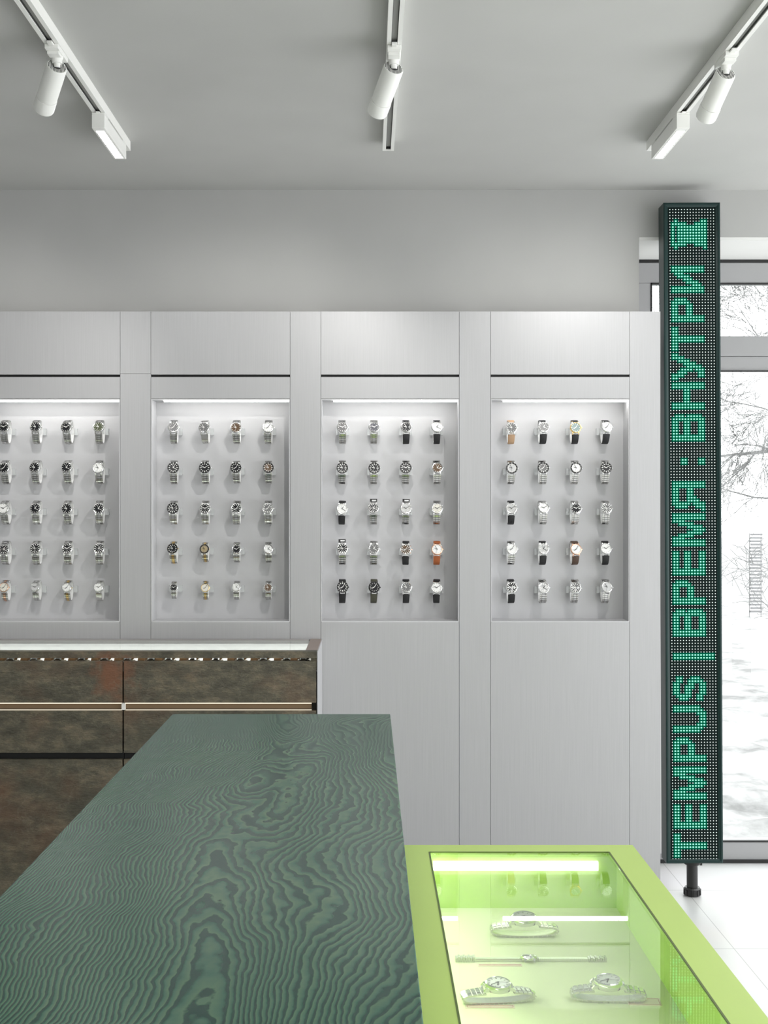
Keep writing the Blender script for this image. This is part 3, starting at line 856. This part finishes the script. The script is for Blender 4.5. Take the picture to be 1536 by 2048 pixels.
# ------------------------------------------------------------------ lime showcase
DV = .5366; ZV = HCAM-DV
yv1 = DV*F/(1690-VY); yvi = DV*F/(1704-VY); yv0 = .60; yvn = .66
xv1 = wx(1265, yv1); xv0 = xt1+.004
xi0 = wx(858.7, yvi); xi1 = wx(1218, yvi)
xb0, xb1 = xi0-.012, xi1+.013       # inner box
ybk = yvi+.006
ZFL = HCAM - (1816-VY)/F*ybk
v = thing('lime_showcase', 'lime green showcase counter with glass top beside the green table', 'showcase', ((xv0+xv1)/2, (yv0+yv1)/2, 0))
V0 = Matrix.Translation((-(xv0+xv1)/2, -(yv0+yv1)/2, 0))
def vb(mb, nm, m, bevel=0):
    o = mb.build(nm, m, v, bevel=bevel); o.data.transform(V0); return o
TH = .004
fr = MB()
fr.box(xv0, xi0, yv0, yv1, ZV-TH, ZV); fr.box(xi1, xv1, yv0, yv1, ZV-TH, ZV)
fr.box(xi0, xi1, yvi, yv1, ZV-TH, ZV); fr.box(xi0, xi1, yv0, yvn, ZV-TH, ZV)
vb(fr, 'top_frame', M['lime'])
bd = MB()
bd.box(xv0, xv0+.008, yv0, yv1, .06, ZV-TH); bd.box(xv1-.008, xv1, yv0, yv1, .06, ZV-TH)
bd.box(xv0+.008, xv1-.008, yv1-.008, yv1, .06, ZV-TH); bd.box(xv0+.008, xv1-.008, yv0, yv0+.008, .06, ZV-TH)
vb(bd, 'body', M['lime'], .001)
inn = MB()
inn.box(xb0-.004, xb0, yvn-.01, ybk, ZFL, ZV-TH); inn.box(xb1, xb1+.004, yvn-.01, ybk, ZFL, ZV-TH)
inn.box(xb0-.004, xb1+.004, ybk, ybk+.004, ZFL, ZV-TH); inn.box(xb0-.004, xb1+.004, yvn-.014, yvn-.01, ZFL, ZV-TH)
vb(inn, 'inner_lining', M['lime_in'])
vb(MB().box(xb0, xb1, yvn-.01, ybk, ZFL-.006, ZFL), 'tray_floor', M['lime_floor'])
vb(MB().box(xi0+.0003, xi1-.0003, yvn, yvi, ZV-.0036, ZV-.0006), 'glass_top', M['glass'])
sl = MB()                                          # dark sealing line around the pane
for (xa, xb) in ((xi0-.0012, xi0+.0012), (xi1-.0012, xi1+.0012)): sl.box(xa, xb, yvn, yvi, ZV-.0008, ZV+.0004)
sl.box(xi0, xi1, yvi-.0012, yvi+.001, ZV-.0008, ZV+.0004)
vb(sl, 'seal', pmat('dark_green_seal', (.10, .15, .03), .5))
zl = wz(1730, ybk)
vb(MB().box(wx(866, ybk), wx(1195, ybk), ybk-.008, ybk-.0005, zl-.0065, zl+.0065), 'light_strip', emat('case_strip_light', (1, 1, .96), 4.5))
vb(MB().box(xb0+.0003, xb0+.006, yvn+.02, ybk-.03, ZV-.018, ZV-.008), 'hidden_fill_strip', emat('case_fill_glow', (1, 1, .96), 20.))  # unseen glowing strip added to brighten the tray
vb(MB().box(xv0+.03, xv1-.03, yv0+.03, yv1-.03, 0, .06), 'plinth', M['black'])

def on_floor(px, py):
    Y = (HCAM-ZFL)*F/(py-VY); return wx(px, Y), Y
def flat_watch(px, py, width, label, dial, tiltz, caseS, lean=0):
    x, Y = on_floor(px, py)
    a = width/2/caseS; b = .0064
    make_watch(label, dial, 'steel', loop=(a, b, .0), loc=(x, Y, ZFL+(b+.0031)*caseS), rot=(-PI/2+lean, 0, PI/2+tiltz), small=caseS, style=1, bezel='fluted', caselean=-.08, underlay='steel_dark', group='watches in the lime showcase')
# dial facing up, bracelet left-right
x, Y = on_floor(1048, 1872)
flat_watch(1048, 1871, .098, 'large silver watch, farthest back in the lime showcase', 'silver', 0., .98)
flat_watch(996, 2004, .092, 'silver watch resting on a tag, front left in lime showcase', 'white', .12, .86)
flat_watch(1216, 2001, .094, 'silver watch with linked bracelet, front right in lime showcase', 'white', -.05, .92)
# slim bracelet watch laid out straight
x, Y = on_floor(1060, 1922)
sw = thing('wristwatch', 'slim silver bracelet watch laid out straight in the lime showcase', 'watch', (x, Y, ZFL), 'watches in the lime showcase')
SCL = .62
def sp_(nm, mb, m, par=None, M4=None, smooth=True):
    o = mb.build(nm, m, par or sw, smooth=smooth)
    if M4 is not None: o.matrix_local = M4
    return o
CM = Matrix.Translation((-.002, 0, .0008)) @ Matrix.Rotation(-.25, 4, 'X') @ Matrix.Scale(SCL, 4)
cs = sp_('case', m_case(), M['steel'], None, CM); sp_('crown', m_crown(False), M['steel'], cs)
sp_('bezel', m_bezel('fluted'), M['steel'], None, CM)
dl = sp_('dial', m_dial(), M['dial_silver'], None, CM, False)
sp_('hour_markers', m_markers(False), M['steel_dark'], dl, None, False); sp_('hands', m_hands(1), M['hand_dark'], dl, None, False)
bm = MB()
for sgn in (-1, 1):
    for k in range(26):
        x0 = .013+k*.0026; bm.box(sgn*x0-.0012, sgn*x0+.0012, -.0038, .0038, .0005, .0042)
sp_('bracelet', bm, M['steel'], None, None, False)
cl = MB()
for k in range(8): cl.box(-.103+k*.0034, -.1002+k*.0034, -.0055, .0055, 0.0002, .0058+.0012*(k % 2))
for k in range(8): cl.box(.080+k*.0032, .0826+k*.0032, -.0055, .0055, .0002, .0050+.0012*(k % 2))
sp_('clasp', cl, M['steel_dark'], None, None, False)
def card(px, py, w_, h_, rz, label):
    x, Y = on_floor(px, py)
    c = thing('price_tag', label, 'tag', (x, Y, ZFL+.0001), 'cream price tags in the lime showcase'); c.rotation_euler = (0, 0, rz)
    b = MB().box(-w_/2, w_/2, -h_/2, h_/2, 0, .0008).build('card', M['card'], c)
    f = MB()
    for (x0, x1, y0, y1) in ((-w_/2+.002, w_/2-.002, -h_/2+.002, -h_/2+.0026), (-w_/2+.002, w_/2-.002, h_/2-.0026, h_/2-.002),
                             (-w_/2+.002, -w_/2+.0026, -h_/2+.002, h_/2-.002), (w_/2-.0026, w_/2-.002, -h_/2+.002, h_/2-.002)): f.box(x0, x1, y0, y1, .0008, .001)
    f.build('printed_border', M['card_print'], b)
card(1288, 2004, .042, .024, -.08, 'cream price tag with thin border sticking out right of the front right watch')
card(980, 2014, .062, .010, 0, 'cream price tag strip just in front of the front left watch')
card(1000, 1931, .06, .008, 0, 'cream price tag strip lying under the straight slim watch')

# ------------------------------------------------------------------ LED column sign
YSG = 4.418
sx0, sx1 = wx(1330.2, YSG), wx(1443.4, YSG); sz1, sz0 = wz(405, YSG), wz(1727, YSG)
scx = (sx0+sx1)/2; W = sx1-sx0; HS = sz1-sz0; DS = .078
sg = thing('led_sign', 'tall dark green LED column sign with glowing green text beside the window', 'sign', (scx, YSG+DS/2, 0))
sg.rotation_euler = (0, -math.atan2(6.2, 1322), 0)
# pivot: rotate about the middle of the sign height
zmid = (sz0+sz1)/2
sg.location.x = scx + math.sin(sg.rotation_euler.y)*-zmid
B0, B1 = sz0, sz1; hw = W/2; yf = -DS/2; bz = .0155
hs = MB()
hs.box(-hw, hw, yf+.006, DS/2, B0, B1)
hs.build('housing', M['sign_green'], sg, bevel=.002)
fr = MB()                                             # mitred bevelled front frame
def bev(p):  # list of quads: outer, mid ridge, inner
    pass
o4 = [(-hw, B0), (hw, B0), (hw, B1), (-hw, B1)]
def inset(d): return [(-hw+d, B0+d), (hw-d, B0+d), (hw-d, B1-d), (-hw+d, B1-d)]
rings = [(0, yf+.008), (0, yf+.002), (.003, yf), (bz*.45, yf), (bz*.6, yf+.002), (bz, yf+.0045), (bz, yf+.0062)]
vs = []
for d, y in rings: vs += [(x, y, z) for (x, z) in inset(d)]
fs = []
for k in range(len(rings)-1):
    for q in range(4):
        q2 = (q+1) % 4; fs.append((k*4+q, k*4+q2, (k+1)*4+q2, (k+1)*4+q))
fr.add(vs, fs); fr.build('front_frame', M['sign_green'], sg)
bd = MB().box(-hw+bz, hw-bz, yf+.0052, yf+.0062, B0+bz, B1-bz).build('led_board', M['led_board'], sg)
# module seams on the board
sm = MB()
pit = (wz(418.3, YSG)-wz(1718.3, YSG))/223
zr0 = wz(418.3, YSG); xc0 = -7.5*pit + .0006
LET = {}
def fill(name, rows): LET.setdefault(name, {}).update(rows)
R_ = lambda a, b: list(range(a, b+1))
ALL = R_(1, 11); BV = [1, 2, 5, 6, 10, 11]; PB = [1, 2, 6, 7]
def letters():
    L_ = []
    d = {4: [2, 11, 12], 5: R_(1, 5)+R_(9, 12), 12: R_(1, 5)+R_(9, 12), 13: [2, 12]}
    for r in range(6, 12): d[r] = [1]+R_(3, 12)
    L_.append(('hourglass_symbol', d))
    L_.append(('letter_i_cyrillic', {20: ALL, 21: ALL, 22: R_(2, 4), 23: R_(3, 6), 24: R_(5, 7), 25: R_(6, 9), 26: R_(8, 10), 27: ALL, 28: ALL}))
    def P(r): return {r: R_(2, 5), r+1: R_(1, 6), r+2: PB, r+3: PB, r+4: PB, r+5: PB, r+6: ALL, r+7: ALL}
    def T(r): return {r: [1, 2], r+1: [1, 2], r+2: [1, 2], r+3: ALL, r+4: ALL, r+5: [1, 2], r+6: [1, 2], r+7: [1, 2]}
    def Bv(r): return {r: [2, 3, 4]+R_(6, 10), r+1: ALL, r+2: BV, r+3: BV, r+4: BV, r+5: BV, r+6: BV, r+7: ALL, r+8: ALL}
    def E(r): return {**{r+k: BV for k in range(6)}, r+6: ALL, r+7: ALL}
    def Mm(r): return {r: ALL, r+1: ALL, r+2: R_(1, 4), r+3: R_(3, 7), r+4: R_(6, 10), r+5: R_(8, 11), r+6: R_(6, 10), r+7: R_(3, 7), r+8: R_(1, 4), r+9: ALL, r+10: ALL}
    L_.append(('letter_r_cyrillic', P(31))); L_.append(('letter_t', T(41)))
    L_.append(('letter_u_cyrillic', {50: [1, 2], 51: R_(1, 4), 52: R_(3, 6), 53: R_(5, 8), 54: R_(6, 10), 55: R_(4, 7)+R_(9, 11), 56: R_(3, 5)+[10, 11], 57: R_(1, 4)+[10, 11], 58: [1, 2]}))
    L_.append(('letter_n_cyrillic', {60: ALL, 61: ALL, 62: [5, 6], 63: [5, 6], 64: [5, 6], 65: [5, 6], 66: [5, 6], 67: ALL, 68: ALL}))
    L_.append(('letter_v_cyrillic', Bv(71)))
    L_.append(('colon_dot', {86: [4, 5], 87: [4, 5]})); L_.append(('colon_dot', {86: [10, 11], 87: [10, 11]}))
    L_.append(('letter_ya_cyrillic', {94: ALL, 95: ALL, 96: PB, 97: PB, 98: PB, 99: [1, 2, 6, 7, 8], 100: [1, 2]+R_(6, 9), 101: R_(1, 6)+R_(8, 11), 102: R_(2, 5)+R_(9, 11), 103: [11]}))
    L_.append(('letter_m_cyrillic', Mm(105))); L_.append(('letter_e', E(118))); L_.append(('letter_r_cyrillic', P(128))); L_.append(('letter_v_cyrillic', Bv(138)))
    L_.append(('vertical_bar', {153: R_(1, 14), 154: R_(1, 14)}))
    L_.append(('letter_s', {161: [2, 3, 7, 8, 9], 162: [2, 3]+R_(6, 10), 163: [1, 2, 6, 7, 10, 11], 164: [1, 2, 5, 6, 7, 10, 11], 165: BV, 166: BV, 167: R_(2, 6)+[9, 10], 168: [3, 4, 5, 9, 10]}))
    L_.append(('letter_u', {171: R_(1, 9), 172: R_(1, 10), 173: R_(9, 11), 174: [10, 11], 175: [10, 11], 176: [10, 11], 177: R_(9, 11), 178: R_(1, 10), 179: R_(1, 9)}))
    L_.append(('letter_p', P(182))); L_.append(('letter_m', Mm(192))); L_.append(('letter_e', E(205))); L_.append(('letter_t', T(215)))
    return L_
lit = set()
yd = yf+.0040
def disc(mb, c, r, rad, y, n=8, ex=1.0):
    x = xc0+c*pit; z = zr0-r*pit
    vs = [(x+rad*ex*math.cos(2*PI*k/n+.39), y, z+rad*math.sin(2*PI*k/n+.39)) for k in range(n)] + [(x+rad*ex*1.05*math.cos(2*PI*k/n+.39), yf+.0052, z+rad*1.05*math.sin(2*PI*k/n+.39)) for k in range(n)]
    mb.add(vs, [tuple(range(n))] + [(k, k+n, (k+1) % n+n, (k+1) % n) for k in range(n)])
for name, d in letters():
    mb = MB()
    for r, cs_ in d.items():
        for c in cs_:
            lit.add((r, c)); mb.cur = 0; disc(mb, c, r, pit*.265, yd, 10, 1.12)
            mb.cur = 1; x = xc0+c*pit; z = zr0-r*pit; h = pit*.5
            lx = h if (c-1) in cs_ else h*1.25; rx = h if (c+1) in cs_ else h*1.25
            uz = h if c in d.get(r-1, []) else h*1.25; dz = h if c in d.get(r+1, []) else h*1.25
            mb.add([(x-lx, yf+.0048, z-dz), (x+rx, yf+.0048, z-dz), (x+rx, yf+.0048, z+uz), (x-lx, yf+.0048, z+uz)], [(0, 1, 2, 3)])
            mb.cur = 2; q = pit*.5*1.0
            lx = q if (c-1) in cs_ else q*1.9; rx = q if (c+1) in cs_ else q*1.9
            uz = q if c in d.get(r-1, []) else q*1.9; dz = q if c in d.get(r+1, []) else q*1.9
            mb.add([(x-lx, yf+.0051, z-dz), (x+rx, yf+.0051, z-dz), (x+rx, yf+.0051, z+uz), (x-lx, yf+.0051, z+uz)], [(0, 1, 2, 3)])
    o = mb.build(name, [M['dot_on'], M['dot_glow'], M['dot_halo']], sg); o['label'] = 'glowing mint green LED character'
mb = MB()
for r in range(224):
    for c in range(16):
        if (r, c) not in lit: disc(mb, c, r, pit*.178, yd+.0004, 8)
o = mb.build('unlit_leds', M['dot_off'], sg); o['kind'] = 'stuff'
# foot
ft = MB(); ft.lathe([(.028, B0-.012), (.030, B0-.004), (.030, B0)], 24); ft.box(.026, .034, -.008, .008, B0-.016, B0)
ft.lathe([(.0195, .03), (.0195, B0-.012)], 24); ft.build('foot_stem', M['foot_black'], sg, smooth=True)
k_ = MB(); k_.lathe([(.024, .0), (.0285, .003), (.0285, .024), (.026, .030)], 24)
for q in range(12): k_.box(.026, .031, -.004, .004, .004, .023, Matrix.Rotation(2*PI*q/12, 4, 'Z'))
k_.build('foot_knob', M['foot_black'], sg)

# ------------------------------------------------------------------ ceiling tracks and lights
ZTR = CEIL-.030          # lower face of the tracks
def depth_at(py, z): return (z-HCAM)*F/(VY-py)
yend = depth_at(301, ZTR)
TRX = [wx(258-13, yend), wx(776.5, yend), wx(1305, yend)]
TRX = [-.764, wx(776.5, yend), wx(1305, yend)]
TW = .018
tnames = ['white ceiling track at left, carrying a spotlight and a lit linear lamp', 'white ceiling track in the middle, carrying only one spotlight',
          'white ceiling track at right, above the green sign']
for i, x in enumerate(TRX):
    t = thing('ceiling_track', tnames[i], 'track', (x, yend, CEIL), 'white ceiling tracks')
    L0 = -(yend-.4)
    r = MB()
    r.box(-TW, -TW+.003, L0, 0, -.030, -.0002); r.box(TW-.003, TW, L0, 0, -.030, -.0002)
    r.box(-TW+.003, TW-.003, L0, 0, -.0032, -.0002)
    r.box(-TW+.003, -.0075, L0, 0, -.030, -.027); r.box(.0075, TW-.003, L0, 0, -.030, -.027)
    r.build('rail', M['white_plastic'], t)
    c = MB().box(-.0149, .0149, L0, -.004, -.022, -.0034)
    c.build('channel', M['grey_slot'], t)
    d = MB(); d.box(-.0070, -.0062, L0, -.014, -.0240, -.022); d.box(.0058, .0066, L0, -.014, -.0240, -.022)
    d.build('conductor', M['vent'], t)
    MB().box(-TW, TW, .0001, .004, -.030, -.0002).box(-.0074, .0074, -.0085, .0001, -.0298, -.0225).build('end_cap', M['white_plastic'], t)
    MB().box(-.0072, .0072, -.017, -.009, -.0285, -.0222).build('end_stop', M['black'], t)

def spot(px_top, py_top, x, ymount, axis, label, power=1.):
    t = thing('track_spotlight', label, 'spotlight', (x, ymount, ZTR), 'white track spotlights')
    ax = Vector(axis).normalized()
    ad = MB(); ad.box(-.0165, .0165, -.055, .045, -.012, -.0002); ad.box(-.0065, .0065, -.075, -.055, -.006, -.0002)
    ad.box(-.0145, .0145, -.040, -.012, -.020, -.012)
    ad.build('track_adapter', M['white_plastic'], t, bevel=.0012)
    st = MB(); st.lathe([(.0125, -.030), (.0125, -.022), (.015, -.016), (.015, -.012)], 20)
    st.lathe([(.0085, -.040), (.0085, -.030)], 18)
    st.build('stem', M['white_plastic'], t, smooth=True)
    top = Vector((0, 0, -.036))
    rot = Vector((0, 0, 1)).rotation_difference(ax).to_matrix().to_4x4()
    Mx = Matrix.Translation(top) @ rot           # +Z runs along the beam
    r = .0255
    b = MB(); b.lathe([(r*.93, .0), (r, .004), (r, .100), (r*.985, .1005), (r*.985, .102)], 40); b.build('body', M['white_plastic'], t, smooth=True, M4=Mx)
    f = MB(); f.lathe([(r*1.03, .1025), (r*1.05, .105), (r*1.05, .1355), (r*1.0, .1395), (r*.93, .1405), (r*.80, .1405), (r*.75, .125)], 40); f.build('focus_ring', M['white_plastic'], t, smooth=True, M4=Mx)
    MB().lathe([(r*.76, .126), (r*.76, .1265)], 32).build('lens', M['spot_lens'], t, M4=Mx)
    vt = MB()
    for k in range(-6, 7):
        xx = k*r*.135; hl = math.sqrt(max(0, (r*.86)**2-xx*xx))
        vt.box(xx-.0007, xx+.0007, -hl, hl, -.0006, .0001)
    vt.build('vent_slots', M['vent'], t, M4=Mx @ Matrix.Rotation(.6, 4, 'Z'))
    ho = MB(); ho.lathe([(.0105, -.0008), (.0105, -.0003)], 20); ho.build('pivot_opening', M['vent'], t, M4=Mx)
    # the lamp itself
    ld = bpy.data.lights.new('spot_beam', 'SPOT'); ld.energy = SPOT_E*power; ld.spot_size = math.radians(74); ld.spot_blend = .8; ld.shadow_soft_size = .011
    ld.color = (1, .98, .95)
    lo = bpy.data.objects.new('spot_beam', ld); COL.objects.link(lo); lo.parent = t
    lo.matrix_local = Matrix.Translation(top + ax*.145) @ Vector((0, 0, -1)).rotation_difference(ax).to_matrix().to_4x4()
    return t
SPOT_E = 30.
M['spot_lens'] = emat('spot_lens_glow', (1, .98, .95), 3.)
ym = depth_at(106, ZTR)
AX = (-.29, .78, -.543)
spot(0, 0, TRX[0], ym-.01, (-.433, .737, -.526), 'white cylindrical spotlight on the left ceiling track')
spot(0, 0, TRX[1], ym, AX, 'white cylindrical spotlight on the middle ceiling track')
spot(0, 0, TRX[2], depth_at(117, ZTR), (-.134, .83, -.534), 'white cylindrical spotlight on the right ceiling track', .72)

def linear(x, label):
    y0 = depth_at(224, ZTR); ln = .315
    t = thing('linear_track_light', label, 'track light', (x, y0, ZTR), 'lit linear track lamps')
    h = MB(); w_ = .0185
    h.box(-w_, w_, 0, ln, -.046, -.006)
    h.box(-w_, w_, 0, .05, -.006, -.0005); h.box(-w_, w_, ln-.05, ln, -.006, -.0005); h.box(-.006, .006, -.01, 0, -.004, -.0005)
    h.build('housing', M['white_plastic'], t, bevel=.0015)
    MB().box(-.0135, .0135, .022, ln-.012, -.0466, -.0458).build('reflector', M['lens_bed'], t)
    d = MB()
    for k in range(10):
        yc = .034 + (ln-.060)*k/9
        d.box(-.0115, .0115, yc-.0095, yc+.0095, -.0474, -.0466)
    d.build('led_lenses', M['lens_led'], t)
    ld = bpy.data.lights.new('linear_beam', 'AREA'); ld.shape = 'RECTANGLE'; ld.size = .024; ld.size_y = ln*.85; ld.energy = 2.
    lo = bpy.data.objects.new('linear_beam', ld); COL.objects.link(lo); lo.parent = t; lo.location = (0, ln/2, -.05)
M['lens_bed'] = emat('glowing_lens_bed', (1, 1, .97), .62)
linear(TRX[0], 'lit linear lamp under the left ceiling track')
linear(TRX[2], 'lit linear lamp under the right ceiling track')

# ------------------------------------------------------------------ light
def area(nm, loc, rot, sx, sy, e, col=(1, 1, 1)):
    ld = bpy.data.lights.new(nm, 'AREA'); ld.shape = 'RECTANGLE'; ld.size = sx; ld.size_y = sy; ld.energy = e; ld.color = col
    o = bpy.data.objects.new(nm, ld); COL.objects.link(o); o.location = loc; o.rotation_euler = rot
    return o
area('room_fill', (-.6, -.6, 2.45), (math.radians(20), 0, 0), 3., 1.6, 28)  # unseen soft area lights added to fill the room
area('room_fill', (1.2, 1.4, 2.48), (math.radians(15), 0, 0), 1.2, 1.2, 12)
wd = bpy.data.worlds.new('overcast_winter_sky'); sc.world = wd; wd.use_nodes = True
bg = wd.node_tree.nodes['Background']; bg.inputs['Color'].default_value = (.97, .985, 1, 1); bg.inputs['Strength'].default_value = 4.2

# ------------------------------------------------------------------ camera
cd = bpy.data.cameras.new('camera'); co = bpy.data.objects.new('camera', cd); COL.objects.link(co)
co.location = (0, 0, HCAM); co.rotation_euler = (PI/2, 0, 0)
cd.sensor_fit = 'VERTICAL'; cd.sensor_height = 36; cd.sensor_width = 27
cd.lens = F/2048*36
cd.shift_x = (768-VX)/2048; cd.shift_y = (VY-1024)/2048
cd.clip_start = .02; cd.clip_end = 500
sc.camera = co
sc.view_settings.view_transform = 'Standard'; sc.view_settings.look = 'None'; sc.view_settings.exposure = -.07
sc.cycles.max_bounces = 10; sc.cycles.transparent_max_bounces = 16
sc.cycles.sample_clamp_indirect = 4
